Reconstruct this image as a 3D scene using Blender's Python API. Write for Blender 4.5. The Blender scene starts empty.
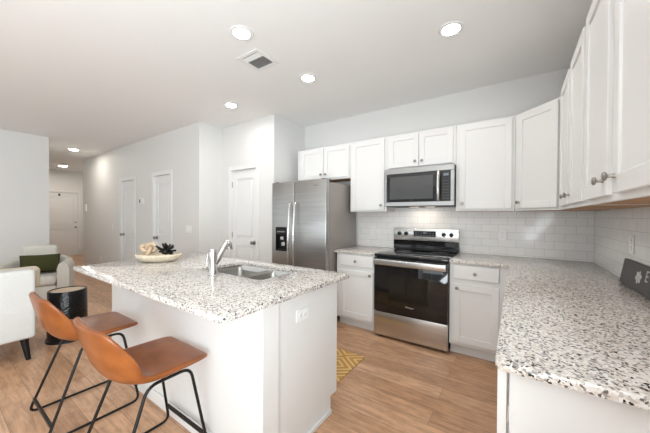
import bpy, bmesh, math, random
from mathutils import Vector, Matrix
random.seed(7)
S = bpy.context.scene
COL = S.collection
PI = math.pi

# ------------------------------------------------------------------ camera
TH, PIT, ROL = math.radians(34.464), -0.012, -0.005
def mm(a, b):
    return [[sum(a[i][k]*b[k][j] for k in range(3)) for j in range(3)] for i in range(3)]
c, s = math.cos, math.sin
R1 = [[c(TH), s(TH), 0], [0, 0, 1], [-s(TH), c(TH), 0]]
RP = [[1, 0, 0], [0, c(PIT), -s(PIT)], [0, s(PIT), c(PIT)]]
RR = [[c(ROL), -s(ROL), 0], [s(ROL), c(ROL), 0], [0, 0, 1]]
MV = mm(RR, mm(RP, R1))
cam_data = bpy.data.cameras.new('camera')
cam = bpy.data.objects.new('camera', cam_data)
COL.objects.link(cam)
cam_data.sensor_width = 36
cam_data.lens = 278.667/650*36
cam_data.shift_y = 2.955/650
cam_data.clip_start = 0.02
cam.matrix_world = Matrix(((MV[0][0], MV[1][0], -MV[2][0], 0), (MV[0][1], MV[1][1], -MV[2][1], 0),
                           (MV[0][2], MV[1][2], -MV[2][2], 1.324), (0, 0, 0, 1)))
S.camera = cam

# ------------------------------------------------------------------ world, light, exposure
S.view_settings.view_transform = 'Standard'
S.view_settings.look = 'None'
S.view_settings.gamma = 1
S.view_settings.use_curve_mapping = False
S.view_settings.exposure = 0.03
w = bpy.data.worlds.new('sky'); S.world = w; w.use_nodes = True
bg = w.node_tree.nodes['Background']
bg.inputs[0].default_value = (0.93, 0.97, 1.0, 1); bg.inputs[1].default_value = 0.6
def area(name, loc, rot, sx, sy, power, col=(1, 1, 1)):
    l = bpy.data.lights.new(name, 'AREA'); l.shape = 'RECTANGLE'; l.size = sx; l.size_y = sy
    l.energy = power; l.color = col
    o = bpy.data.objects.new(name, l); COL.objects.link(o); o.location = loc; o.rotation_euler = rot
    return o
# fill lamps at three assumed rear windows, tilted up to bounce off the ceiling (local -Z is the light direction)
WINX = [(-6.4, -4.6), (-4.0, -2.2), (-1.6, 0.2)]
for a, b in WINX:
    area('window_daylight', ((a+b)/2, -3.45, 1.35), (PI/2+1.2, 0, 0), b-a, 2.1, 29, (0.87, 0.955, 1.0))
area('side_window_daylight', (0.53, -1.30, 1.2), (0, PI/2+0.66, 0), 2.1, 2.3, 215, (0.875, 0.96, 1.0))  # added fill lamp that brightens the island end and floor
LENS, HALL_LENS = 150.0, 185.0

# ------------------------------------------------------------------ materials
def mat(name, col, rough=0.5, metal=0.0, spec=0.5, coat=0.0):
    m = bpy.data.materials.new(name); m.use_nodes = True
    b = m.node_tree.nodes['Principled BSDF']
    b.inputs['Base Color'].default_value = (*col, 1); b.inputs['Roughness'].default_value = rough
    b.inputs['Metallic'].default_value = metal; b.inputs['Specular IOR Level'].default_value = spec
    b.inputs['Coat Weight'].default_value = coat
    return m
def N(m, t, **kw):
    n = m.node_tree.nodes.new(t)
    for k, v in kw.items():
        if k in n.inputs.keys(): n.inputs[k].default_value = v
        else: setattr(n, k, v)
    return n
def L(m, a, ao, b, bi): m.node_tree.links.new(a.outputs[ao], b.inputs[bi])
def bsdf(m): return m.node_tree.nodes['Principled BSDF']
def coords(m, scale=(1, 1, 1), rot=(0, 0, 0), out='Object'):
    t = N(m, 'ShaderNodeTexCoord'); p = N(m, 'ShaderNodeMapping')
    p.inputs['Scale'].default_value = scale; p.inputs['Rotation'].default_value = rot
    L(m, t, out, p, 'Vector'); return p
def ramp(m, stops, interp='LINEAR'):
    r = N(m, 'ShaderNodeValToRGB'); e = r.color_ramp; e.interpolation = interp
    while len(e.elements) < len(stops): e.elements.new(0.5)
    for el, (p, col) in zip(e.elements, stops): el.position = p; el.color = (*col, 1)
    return r
def bump(m, src, out, strength, dist=0.002):
    b = N(m, 'ShaderNodeBump'); b.inputs['Strength'].default_value = strength; b.inputs['Distance'].default_value = dist
    L(m, src, out, b, 'Height'); L(m, b, 'Normal', bsdf(m), 'Normal')
def noise_paint(name, col, rough, scale=300, st=0.06):
    m = mat(name, col, rough); p = coords(m); n = N(m, 'ShaderNodeTexNoise', Scale=scale, Detail=2.0)
    L(m, p, 'Vector', n, 'Vector'); bump(m, n, 'Fac', st, 0.001); return m
WALL = noise_paint('wall_paint', (0.74, 0.735, 0.72), 0.6)
CEIL = noise_paint('ceiling_paint', (0.87, 0.87, 0.865), 0.8)
TRIM = mat('trim_paint', (0.80, 0.80, 0.795), 0.40, spec=0.35)
CAB = mat('cabinet_paint', (0.78, 0.775, 0.765), 0.40, spec=0.35)
PLASTIC = noise_paint('white_plastic', (0.86, 0.86, 0.85), 0.3, 100, 0.01)
DARK = mat('dark_slot', (0.25, 0.25, 0.25), 0.6)
BLACKGLASS = mat('black_glass', (0.006, 0.006, 0.007), 0.05, spec=0.6)
BLACKPL = mat('black_plastic', (0.010, 0.010, 0.011), 0.35, spec=0.3)
BLACKMETAL = mat('black_metal', (0.010, 0.0095, 0.009), 0.42, spec=0.25)
CHROME = mat('chrome', (0.72, 0.72, 0.71), 0.16, 1.0)
NICKEL = mat('satin_nickel', (0.34, 0.32, 0.295), 0.3, 1.0)
def steel(name, col, rough, axis):
    m = mat(name, col, rough, 1.0)
    t = N(m, 'ShaderNodeTangent'); t.direction_type = 'RADIAL'; t.axis = 'Z'
    bsdf(m).inputs['Anisotropic'].default_value = 0.7; L(m, t, 'Tangent', bsdf(m), 'Tangent')
    p = coords(m, (2, 2, 60)); n = N(m, 'ShaderNodeTexNoise', Scale=1.0, Detail=1.0); L(m, p, 'Vector', n, 'Vector')
    r = ramp(m, [(0.3, tuple(x*.93 for x in col)), (0.7, tuple(x*1.05 for x in col))]); L(m, n, 'Fac', r, 'Fac'); L(m, r, 'Color', bsdf(m), 'Base Color')
    return m
STEEL = steel('brushed_steel', (0.60, 0.59, 0.575), 0.27, 0)
STEELV = steel('fridge_steel', (0.44, 0.44, 0.435), 0.30, 0)
STEELM = steel('microwave_steel', (0.40, 0.395, 0.385), 0.30, 0)
STEELSINK = steel('sink_steel', (0.36, 0.345, 0.325), 0.30, 0)
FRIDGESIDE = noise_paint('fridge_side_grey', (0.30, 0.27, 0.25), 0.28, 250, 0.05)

def granite():
    m = mat('granite', (0.8, 0.78, 0.74), 0.14)
    p = coords(m)
    n0 = N(m, 'ShaderNodeTexNoise', Scale=60.0, Detail=3.0); L(m, p, 'Vector', n0, 'Vector')
    mx = N(m, 'ShaderNodeVectorMath', operation='MULTIPLY_ADD'); L(m, n0, 'Color', mx, 0)
    mx.inputs[1].default_value = (0.012, 0.012, 0.012); L(m, p, 'Vector', mx, 2)
    v1 = N(m, 'ShaderNodeTexVoronoi', Scale=135.0); L(m, mx, 'Vector', v1, 'Vector')
    s1 = N(m, 'ShaderNodeSeparateColor'); L(m, v1, 'Color', s1, 'Color')
    r1 = ramp(m, [(0, (0.73, 0.69, 0.645)), (0.30, (0.64, 0.58, 0.525)), (0.50, (0.49, 0.445, 0.41)), (0.66, (0.77, 0.755, 0.735)), (0.80, (0.30, 0.28, 0.27)), (0.90, (0.62, 0.56, 0.505))], 'CONSTANT')
    L(m, s1, 'Red', r1, 'Fac')
    v2 = N(m, 'ShaderNodeTexVoronoi', Scale=160.0); L(m, mx, 'Vector', v2, 'Vector')
    s2 = N(m, 'ShaderNodeSeparateColor'); L(m, v2, 'Color', s2, 'Color')
    r2 = ramp(m, [(0, (0, 0, 0)), (0.885, (1, 1, 1))], 'CONSTANT'); L(m, s2, 'Green', r2, 'Fac')
    r3 = ramp(m, [(0, (0.03, 0.028, 0.028)), (0.55, (0.14, 0.12, 0.11))], 'CONSTANT'); L(m, s2, 'Blue', r3, 'Fac')
    mix = N(m, 'ShaderNodeMix', data_type='RGBA'); L(m, r2, 'Color', mix, 'Factor')
    L(m, r1, 'Color', mix, 6); L(m, r3, 'Color', mix, 7)
    m.node_tree.links.new(mix.outputs[2], bsdf(m).inputs['Base Color'])
    return m
GRANITE = granite()

def floor_mat():
    m = mat('wood_planks', (0.4, 0.26, 0.16), 0.36)
    p = coords(m)
    br = N(m, 'ShaderNodeTexBrick'); L(m, p, 'Vector', br, 'Vector')
    br.offset = 0.37; br.inputs['Scale'].default_value = 1; br.inputs['Brick Width'].default_value = 1.22
    br.inputs['Row Height'].default_value = 0.152; br.inputs['Mortar Size'].default_value = 0.0012
    br.inputs['Color1'].default_value = (0, 0, 0, 1); br.inputs['Color2'].default_value = (1, 1, 1, 1); br.inputs['Mortar'].default_value = (0.5, 0.5, 0.5, 1)
    tone = ramp(m, [(0, (0.47, 0.265, 0.150)), (0.5, (0.56, 0.325, 0.190)), (1, (0.64, 0.39, 0.24))]); L(m, br, 'Color', tone, 'Fac')
    # grain stretched along the boards, shifted per board
    add = N(m, 'ShaderNodeVectorMath', operation='MULTIPLY_ADD'); L(m, br, 'Color', add, 0); add.inputs[1].default_value = (3.1, 7.3, 0); L(m, p, 'Vector', add, 2)
    mp = N(m, 'ShaderNodeMapping'); mp.inputs['Scale'].default_value = (1.6, 22, 1); L(m, add, 'Vector', mp, 'Vector')
    n = N(m, 'ShaderNodeTexNoise', Scale=1.6, Detail=6.0, Roughness=0.62, Distortion=0.6); L(m, mp, 'Vector', n, 'Vector')
    gr = ramp(m, [(0.28, (0.62, 0.60, 0.58)), (0.5, (0.97, 0.97, 0.97)), (0.75, (1.16, 1.15, 1.13))]); L(m, n, 'Fac', gr, 'Fac')
    mul = N(m, 'ShaderNodeMix', data_type='RGBA', blend_type='MULTIPLY'); mul.inputs['Factor'].default_value = 1.0
    L(m, tone, 'Color', mul, 6); L(m, gr, 'Color', mul, 7)
    nb = N(m, 'ShaderNodeTexNoise', Scale=7.0, Detail=5.0, Roughness=0.7); mq = N(m, 'ShaderNodeMapping'); mq.inputs['Scale'].default_value = (1, 2.6, 1)
    L(m, add, 'Vector', mq, 'Vector'); L(m, mq, 'Vector', nb, 'Vector')
    mo = ramp(m, [(0.32, (0.74, 0.70, 0.68)), (0.5, (0.98, 0.98, 0.98)), (0.68, (1.12, 1.12, 1.12))]); L(m, nb, 'Fac', mo, 'Fac')
    mul2 = N(m, 'ShaderNodeMix', data_type='RGBA', blend_type='MULTIPLY'); mul2.inputs['Factor'].default_value = 1.0
    m.node_tree.links.new(mul.outputs[2], mul2.inputs[6]); L(m, mo, 'Color', mul2, 7); mul = mul2
    m2 = N(m, 'ShaderNodeMix', data_type='RGBA'); L(m, br, 'Fac', m2, 'Factor')
    m.node_tree.links.new(mul.outputs[2], m2.inputs[6]); m2.inputs[7].default_value = (0.17, 0.10, 0.06, 1)
    m.node_tree.links.new(m2.outputs[2], bsdf(m).inputs['Base Color'])
    bump(m, n, 'Fac', 0.06, 0.001)
    return m
FLOOR = floor_mat()

def tile_mat(name, ax):
    m = mat(name, (0.82, 0.81, 0.79), 0.12)
    t = N(m, 'ShaderNodeTexCoord'); sp = N(m, 'ShaderNodeSeparateXYZ'); cb = N(m, 'ShaderNodeCombineXYZ')
    L(m, t, 'Object', sp, 'Vector'); L(m, sp, ax, cb, 'X'); L(m, sp, 'Z', cb, 'Y')
    br = N(m, 'ShaderNodeTexBrick'); L(m, cb, 'Vector', br, 'Vector')
    br.inputs['Scale'].default_value = 1; br.inputs['Brick Width'].default_value = 0.1555; br.inputs['Row Height'].default_value = 0.0776
    br.inputs['Mortar Size'].default_value = 0.0016; br.inputs['Mortar Smooth'].default_value = 0.3
    br.inputs['Color1'].default_value = (0.84, 0.83, 0.81, 1); br.inputs['Color2'].default_value = (0.80, 0.79, 0.775, 1); br.inputs['Mortar'].default_value = (0.55, 0.54, 0.53, 1)
    L(m, br, 'Color', bsdf(m), 'Base Color')
    n = N(m, 'ShaderNodeTexNoise', Scale=14.0, Detail=1.0); L(m, cb, 'Vector', n, 'Vector')
    inv = N(m, 'ShaderNodeMath', operation='MULTIPLY_ADD'); inv.inputs[1].default_value = -1.0; L(m, br, 'Fac', inv, 0); L(m, n, 'Fac', inv, 2)
    bump(m, inv, 'Value', 0.35, 0.0012)
    return m
TILEX, TILEY = tile_mat('subway_tile_back', 'X'), tile_mat('subway_tile_right', 'Y')

def wood(name, c1, c2, rough=0.5, sc=(3, 40, 40)):
    m = mat(name, c1, rough); p = coords(m, sc)
    n = N(m, 'ShaderNodeTexNoise', Scale=1.0, Detail=5.0, Distortion=0.5); L(m, p, 'Vector', n, 'Vector')
    r = ramp(m, [(0.3, c1), (0.7, c2)]); L(m, n, 'Fac', r, 'Fac'); L(m, r, 'Color', bsdf(m), 'Base Color'); return m
PLY = wood('raw_plywood', (0.36, 0.165, 0.055), (0.47, 0.24, 0.09))
PALEWOOD = wood('pale_wood', (0.42, 0.30, 0.19), (0.60, 0.46, 0.32), 0.5, (12, 12, 60))
TRAYM = wood('bleached_wood', (0.58, 0.49, 0.36), (0.74, 0.66, 0.52), 0.6, (30, 8, 60))

def leather():
    m = mat('tan_leather', (0.38, 0.135, 0.04), 0.30)
    p = coords(m); n = N(m, 'ShaderNodeTexNoise', Scale=9.0, Detail=5.0); L(m, p, 'Vector', n, 'Vector')
    r = ramp(m, [(0.3, (0.19, 0.052, 0.012)), (0.7, (0.31, 0.096, 0.022))]); L(m, n, 'Fac', r, 'Fac'); L(m, r, 'Color', bsdf(m), 'Base Color')
    v = N(m, 'ShaderNodeTexVoronoi', Scale=260.0); L(m, p, 'Vector', v, 'Vector'); bump(m, v, 'Distance', 0.12, 0.0008); return m
LEATHER = leather()
def fabric(name, col, sc=350, var=0.12):
    m = mat(name, col, 0.9, spec=0.2); p = coords(m)
    n = N(m, 'ShaderNodeTexNoise', Scale=sc, Detail=3.0); L(m, p, 'Vector', n, 'Vector')
    r = ramp(m, [(0.3, tuple(x*(1-var) for x in col)), (0.7, tuple(min(1, x*(1+var)) for x in col))])
    L(m, n, 'Fac', r, 'Fac'); L(m, r, 'Color', bsdf(m), 'Base Color'); bump(m, n, 'Fac', 0.5, 0.002); return m
LINEN = fabric('grey_white_linen', (0.62, 0.62, 0.60))
BOUCLE = fabric('cream_boucle', (0.66, 0.63, 0.57), 160)
GREENV = fabric('olive_velvet', (0.060, 0.060, 0.022), 200, 0.3)
BEIGEF = fabric('beige_linen', (0.60, 0.52, 0.41))
def drum_mat():
    m = mat('hammered_black', (0.007, 0.006, 0.006), 0.25, spec=0.3); p = coords(m)
    v = N(m, 'ShaderNodeTexVoronoi', Scale=45.0); L(m, p, 'Vector', v, 'Vector'); bump(m, v, 'Distance', 0.6, 0.004); return m
DRUM = drum_mat()
def rug_mat():
    m = mat('golden_rug', (0.6, 0.38, 0.13), 0.95, spec=0.1); p = coords(m)
    sp = N(m, 'ShaderNodeSeparateXYZ'); L(m, p, 'Vector', sp, 'Vector')
    def M_(op, a, b=None):
        n = N(m, 'ShaderNodeMath', operation=op)
        for i, x in enumerate((a, b)):
            if x is None: continue
            if isinstance(x, float): n.inputs[i].default_value = x
            else: m.node_tree.links.new(x, n.inputs[i])
        return n.outputs[0]
    zig = M_('PINGPONG', sp.outputs['X'], 0.17)
    zag = M_('ABSOLUTE', M_('SUBTRACT', M_('PINGPONG', sp.outputs['Y'], 0.26), 0.10))
    t = M_('FRACT', M_('MULTIPLY', M_('ADD', M_('MULTIPLY', zig, 0.75), zag), 17.0))
    st = M_('GREATER_THAN', t, 0.62)
    r = ramp(m, [(0, (0.55, 0.30, 0.085)), (1, (0.74, 0.53, 0.27))]); m.node_tree.links.new(st, r.inputs['Fac'])
    L(m, r, 'Color', bsdf(m), 'Base Color')
    n = N(m, 'ShaderNodeTexNoise', Scale=400.0); L(m, p, 'Vector', n, 'Vector'); bump(m, n, 'Fac', 0.6, 0.003); return m
RUG = rug_mat()
SIGNM = noise_paint('slate_grey_board', (0.085, 0.08, 0.078), 0.55, 200, 0.05)
SIGNINK = mat('pale_print', (0.62, 0.61, 0.59), 0.6)
CORAL = mat('black_ornament', (0.008, 0.007, 0.007), 0.45, spec=0.25)
def emit(name, col, st):
    m = bpy.data.materials.new(name); m.use_nodes = True; b = m.node_tree.nodes['Principled BSDF']
    b.inputs['Base Color'].default_value = (0.9, 0.9, 0.9, 1) if st > 1 else (0.15, 0.16, 0.165, 1); b.inputs['Emission Color'].default_value = (*col, 1); b.inputs['Emission Strength'].default_value = st; return m
LAMP = emit('lamp_lens', (1.0, 0.97, 0.93), LENS)
HALL_LAMP = emit('hall_lamp_lens', (1.0, 0.92, 0.82), HALL_LENS)
HOODLAMP = emit('hood_lens', (1.0, 0.85, 0.66), 1.5)
LCD = emit('display_glow', (0.55, 0.75, 0.85), 0.08)

# ------------------------------------------------------------------ helpers
class MB:
    def __init__(self): self.bm = bmesh.new()
    def box(self, x0, x1, y0, y1, z0, z1, bev=0.0, seg=1):
        t = bmesh.new(); r = bmesh.ops.create_cube(t, size=1)
        for v in t.verts:
            v.co = Vector(((x0+x1)/2+v.co.x*(x1-x0), (y0+y1)/2+v.co.y*(y1-y0), (z0+z1)/2+v.co.z*(z1-z0)))
        if bev: bmesh.ops.bevel(t, geom=list(t.edges), offset=bev, segments=seg, affect='EDGES', profile=0.5)
        self.join(t); return self
    def join(self, t, M=None):
        if M: bmesh.ops.transform(t, matrix=M, verts=t.verts)
        me = bpy.data.meshes.new('t'); t.to_mesh(me); t.free(); self.bm.from_mesh(me); bpy.data.meshes.remove(me)
    def cyl(self, p0, p1, r0, r1=None, seg=20, bev=0.0):
        r1 = r0 if r1 is None else r1; p0, p1 = Vector(p0), Vector(p1); d = p1-p0
        t = bmesh.new(); bmesh.ops.create_cone(t, cap_ends=True, segments=seg, radius1=r0, radius2=r1, depth=d.length)
        if bev:
            es = [e for e in t.edges if len(e.link_faces) == 2 and any(len(f.verts) > 4 for f in e.link_faces)]
            bmesh.ops.bevel(t, geom=es, offset=bev, segments=2, affect='EDGES', profile=0.5)
        self.join(t, Matrix.Translation((p0+p1)/2) @ d.to_track_quat('Z', 'Y').to_matrix().to_4x4()); return self
    def lathe(self, prof, seg=28, M=None):      # profile of (r, z)
        t = bmesh.new(); rings = []
        for r, z in prof:
            if r < 1e-6: rings.append([t.verts.new((0, 0, z))])
            else: rings.append([t.verts.new((r*c(2*PI*k/seg), r*s(2*PI*k/seg), z)) for k in range(seg)])
        for a, b in zip(rings, rings[1:]):
            for k in range(seg):
                q = (k+1) % seg
                if len(a) == 1 and len(b) == 1: continue
                if len(a) == 1: t.faces.new((a[0], b[k], b[q]))
                elif len(b) == 1: t.faces.new((a[k], a[q], b[0]))
                else: t.faces.new((a[k], a[q], b[q], b[k]))
        bmesh.ops.recalc_face_normals(t, faces=t.faces); self.join(t, M); return self
    def tube(self, pts, r, seg=10, closed=False):
        pts = [Vector(p) for p in pts]; n = len(pts); t = bmesh.new(); rings = []
        rad = r if isinstance(r, (list, tuple)) else [r]*n
        up = None
        for i, p in enumerate(pts):
            a = pts[(i-1) % n] if (closed or i) else p; b = pts[(i+1) % n] if (closed or i < n-1) else p
            d = (b-a).normalized()
            if up is None: up = d.orthogonal().normalized()
            up = (up-d*up.dot(d)).normalized(); sd = d.cross(up)
            rings.append([t.verts.new(p+(up*c(2*PI*k/seg)+sd*s(2*PI*k/seg))*rad[i]) for k in range(seg)])
        rng = range(n) if closed else range(n-1)
        for i in rng:
            a, b = rings[i], rings[(i+1) % n]
            for k in range(seg): t.faces.new((a[k], a[(k+1) % seg], b[(k+1) % seg], b[k]))
        if not closed: t.faces.new(list(reversed(rings[0]))); t.faces.new(rings[-1])
        bmesh.ops.recalc_face_normals(t, faces=t.faces); self.join(t); return self
    def prism(self, outer, z0, z1, holes=(), bev=0.0):
        t = bmesh.new(); es = []
        for loop in [outer]+list(holes):
            vs = [t.verts.new((p[0], p[1], z0)) for p in loop]
            es += [t.edges.new((vs[i], vs[(i+1) % len(vs)])) for i in range(len(vs))]
        g = bmesh.ops.triangle_fill(t, edges=es, use_beauty=True, use_dissolve=False)
        fs = list(t.faces)
        ex = bmesh.ops.extrude_face_region(t, geom=fs)
        for v in ex['geom']:
            if isinstance(v, bmesh.types.BMVert): v.co.z = z1
        bmesh.ops.recalc_face_normals(t, faces=t.faces)
        if bev:
            ed = [e for e in t.edges if len(e.link_faces) == 2 and e.calc_face_angle(0) > 1.2 and abs(e.verts[0].co.z-e.verts[1].co.z) < 1e-6]
            bmesh.ops.bevel(t, geom=ed, offset=bev, segments=2, affect='EDGES', profile=0.5)
        self.join(t); return self
    def rot(self, M): bmesh.ops.transform(self.bm, matrix=M, verts=self.bm.verts); return self
    def build(self, name, m, parent=None, loc=None, smooth=True, ang=38):
        me = bpy.data.meshes.new(name)
        if loc and not parent: bmesh.ops.translate(self.bm, vec=-Vector(loc), verts=self.bm.verts)
        bmesh.ops.recalc_face_normals(self.bm, faces=self.bm.faces)
        self.bm.to_mesh(me); self.bm.free(); me.materials.append(m)
        if smooth:
            for f in me.polygons: f.use_smooth = True
            me.set_sharp_from_angle(angle=math.radians(ang))
        o = bpy.data.objects.new(name, me); COL.objects.link(o)
        if parent: o.parent = parent
        elif loc: o.location = loc
        return o
def tag(o, label, cat, group=None):
    o['label'] = label; o['category'] = cat
    if group: o['group'] = group
    return o
def thing(name, label, cat, loc=(0, 0, 0), rz=0.0, group=None):
    o = bpy.data.objects.new(name, None); COL.objects.link(o); o.location = loc; o.rotation_euler = (0, 0, rz)
    o.empty_display_size = 0.1
    return tag(o, label, cat, group)
def struct(o): o['kind'] = 'structure'; return o
def sroot(name, loc=(0, 0, 0), rz=0.0):
    o = bpy.data.objects.new(name, None); COL.objects.link(o); o.location = loc; o.rotation_euler = (0, 0, rz); return struct(o)
def rrect(x0, x1, y0, y1, r, n=5):
    pts = []
    for cx_, cy_, a in ((x1-r, y1-r, 0), (x0+r, y1-r, PI/2), (x0+r, y0+r, PI), (x1-r, y0+r, 1.5*PI)):
        for k in range(n+1): pts.append((cx_+r*c(a+PI/2*k/n), cy_+r*s(a+PI/2*k/n)))
    return pts
def fillet(pts, r, n=4):                         # rounds the inner corners of an open 3D path
    pts = [Vector(p) for p in pts]; out = [pts[0]]
    for a, p, b in zip(pts, pts[1:], pts[2:]):
        d = min(r, (a-p).length*.48, (b-p).length*.48); q0 = p+(a-p).normalized()*d; q1 = p+(b-p).normalized()*d
        for k in range(n+1):
            t = k/n; out.append(q0*(1-t)**2+p*2*t*(1-t)+q1*t*t)
    return out+[pts[-1]]
def copy_tree(o, parent=None):
    n = o.copy(); COL.objects.link(n)
    if parent: n.parent = parent
    for ch in list(o.children): copy_tree(ch, n)
    return n
def text_mesh(body, size, depth=0.0006):
    cu = bpy.data.curves.new('t', 'FONT'); cu.body = body; cu.size = size; cu.extrude = depth; cu.align_x = 'CENTER'; cu.align_y = 'CENTER'
    o = bpy.data.objects.new('t', cu); COL.objects.link(o); dg = bpy.context.evaluated_depsgraph_get(); dg.update()
    me = bpy.data.meshes.new_from_object(o.evaluated_get(dg)); bpy.data.objects.remove(o)
    b = MB(); b.bm.from_mesh(me); bpy.data.meshes.remove(me); return b

# ------------------------------------------------------------------ room shell
H = 2.746
struct(MB().box(-12.2, 0.75, -3.75, 3.75, -0.08, 0).build('floor', FLOOR))
struct(MB().box(-12.2, 0.75, -3.75, 3.75, H, H+0.08).build('ceiling', CEIL))
YB, XR = 3.506, 0.597
XP, YP = -2.806, 2.819            # alcove side wall, pantry front
XH, YH = -3.985, 2.419            # hall wall
XE, XF = -9.2, -12.0
struct(MB().box(XP-0.1, XR+0.1, YB, YB+0.1, 0, H).build('wall_back', WALL))
b = MB(); b.box(XR, XR+0.1, -0.10, YB, 0, H); b.box(XR, XR+0.1, -3.7, -2.50, 0, H); b.box(XR, XR+0.1, -2.50, -0.10, 2.3, H)
struct(b.build('wall_right', WALL))
struct(MB().box(XP-0.1, XP, YP+0.1, YB, 0, H).build('wall_alcove', WALL))
def wall_y(name, x0, x1, y, openings):           # wall facing -Y with door openings (x0, x1, top)
    b = MB(); x = x0
    for a, e, t in sorted(openings):
        b.box(x, a, y, y+0.1, 0, H); b.box(a, e, y, y+0.1, t, H); x = e
    b.box(x, x1, y, y+0.1, 0, H); return struct(b.build(name, WALL))
wall_y('wall_pantry', XH+0.0, XP, YP, [(-3.745, -3.165, 2.035)])
struct(MB().box(XH-0.1, XH, YH+0.1, YP+0.1, 0, H).build('wall_return', WALL))
wall_y('wall_hall', XE, XH, YH, [(-5.42, -4.835, 2.03), (-6.87, -6.235, 2.03)])
struct(MB().box(XE-0.1, XE, YH, 3.4, 0, H).build('wall_foyer_side', WALL))
struct(MB().box(XF, XE, 3.4, 3.5, 0, H).build('wall_foyer', WALL))
b = MB(); b.box(XF-0.1, XF, 1.26, 2.08, 0, H); b.box(XF-0.1, XF, 2.08, 2.99, 2.04, H); b.box(XF-0.1, XF, 2.99, 3.5, 0, H)
struct(b.build('wall_front', WALL))
struct(MB().box(-7.2, -7.1, -3.7, 1.36, 0, H).build('wall_left', WALL))
struct(MB().box(XF, -7.2, 1.26, 1.36, 0, H).build('wall_hall_left', WALL))
b = MB(); x = -7.1
for a, e in WINX:
    b.box(x, a, -3.7, -3.6, 0, H); b.box(a, e, -3.7, -3.6, 0, 0.25); b.box(a, e, -3.7, -3.6, 2.42, H); x = e
b.box(x, XR, -3.7, -3.6, 0, H); struct(b.build('wall_rear', WALL))
for i, (a, e) in enumerate(WINX):
    r = sroot('window_%d' % (i+1), ((a+e)/2, -3.65, 0.25)); h = (e-a)/2
    f = MB(); f.box(-h, -h+.05, -.04, .04, 0, 2.17); f.box(h-.05, h, -.04, .04, 0, 2.17); f.box(-h+.05, h-.05, -.04, .04, 0, .05); f.box(-h+.05, h-.05, -.04, .04, 2.12, 2.17); f.box(-.025, .025, -.04, .04, .05, 2.12)
    f.build('window_frame', TRIM, r)
r = sroot('window_4', (XR+.05, -1.30, 0)); f = MB()  # unseen window added in the right wall to justify the side fill
f.box(-.04, .04, -1.2, -1.14, 0, 2.3); f.box(-.04, .04, 1.14, 1.2, 0, 2.3); f.box(-.04, .04, -.035, .035, .05, 2.24); f.box(-.04, .04, -1.14, 1.14, 0, .05); f.box(-.04, .04, -1.14, 1.14, 2.24, 2.3)
f.build('window_frame', TRIM, r)
# baseboards
def base_y(name, segs, y):
    b = MB()
    for a, e in segs: b.box(a, e, y-.014, y-.0005, 0.0, .09, .003)
    struct(b.build(name, TRIM))
base_y('baseboard_hall', [(XE, -6.945), (-6.165, -5.49), (-4.765, XH)], YH)
base_y('baseboard_pantry', [(XH+.015, -3.81), (-3.10, XP)], YP)
struct(MB().box(XH+.0005, XH+.014, YH+.001, YP-.001, 0, .09, .003).build('baseboard_return', TRIM))
struct(MB().box(-7.0995, -7.086, -3.58, 1.36, 0, .09, .003).build('baseboard_left', TRIM))
# backsplash tile (running bond) on the two kitchen walls
struct(MB().box(-1.82, XR-.009, YB-.008, YB-.0005, 0.9145, 1.43).build('trim_1', TILEX))
struct(MB().box(XR-.008, XR-.0005, 0.60, YB-.009, 0.9145, 1.43).build('trim_2', TILEY))

# interior doors: local x along the wall, front at y=0 facing -y
def interior_door(name, loc, rz, w_, h_, knob_side, casing=.062, latch=False):
    r = sroot(name, loc, rz); hw = w_/2; g = .006
    lf = MB(); y0 = .02
    lf.box(-hw+g, hw-g, y0+.013, y0+.035, .008, h_-g)
    st = .1
    zs = [(.2, .86), (.98, h_-.14)]
    lf.box(-hw+g, -hw+st, y0, y0+.013, .008, h_-g); lf.box(hw-st, hw-g, y0, y0+.013, .008, h_-g)
    lf.box(-hw+st, hw-st, y0, y0+.013, .008, zs[0][0]); lf.box(-hw+st, hw-st, y0, y0+.013, zs[0][1], zs[1][0]); lf.box(-hw+st, hw-st, y0, y0+.013, zs[1][1], h_-g)
    for a, e in zs:
        lf.box(-hw+st+.024, hw-st-.024, y0+.002, y0+.0135, a+.024, e-.024, .009)
    leaf = lf.build('door_leaf', TRIM, r)
    cs = MB(); k = casing
    cs.box(-hw-k, -hw, -.016, -.0005, 0, h_+k, .003); cs.box(hw, hw+k, -.016, -.0005, 0, h_+k, .003); cs.box(-hw, hw, -.016, -.0005, h_, h_+k, .003)
    cs.box(-hw-.004, -hw+g-.001, -.0005, .09, 0, h_); cs.box(hw-g+.001, hw+.004, -.0005, .09, 0, h_); cs.box(-hw, hw, -.0005, .09, h_-.002, h_+.004)
    cs.build('door_casing', TRIM, r)
    kx = knob_side*(hw-.06)
    kb = MB(); M = Matrix.Translation((kx, y0, .92)) @ Matrix.Rotation(PI/2, 4, 'X')
    kb.lathe([(0, 0), (.032, 0), (.032, .006), (.013, .01), (.011, .03), (.024, .04), (.029, .052), (.024, .066), (0, .07)], 20, M); kb.build('door_knob', NICKEL, leaf)
    for z in (.25, 1.02, h_-.22):
        hb = MB(); hb.cyl((-knob_side*(hw-.003), y0-.007, z-.045), (-knob_side*(hw-.003), y0-.007, z+.045), .008, seg=10); hb.build('hinge', NICKEL, leaf)
    return r, leaf
interior_door('door_1', ((-5.42-4.835)/2, YH, 0), 0, .585, 2.03, -1)
interior_door('door_2', ((-6.87-6.235)/2, YH, 0), 0, .635, 2.03, -1)
interior_door('door_3', ((-3.745-3.165)/2, YP, 0), 0, .58, 2.035, 1)
fd, leaf = interior_door('door_4', (XF, 2.535, 0), PI/2, .91, 2.04, 1, .06)
MB().lathe([(0, 0), (.022, 0), (.022, .02), (0, .022)], 16, Matrix.Translation((.395, .02, 1.08)) @ Matrix.Rotation(PI/2, 4, 'X')).build('deadbolt', NICKEL, leaf)
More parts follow.
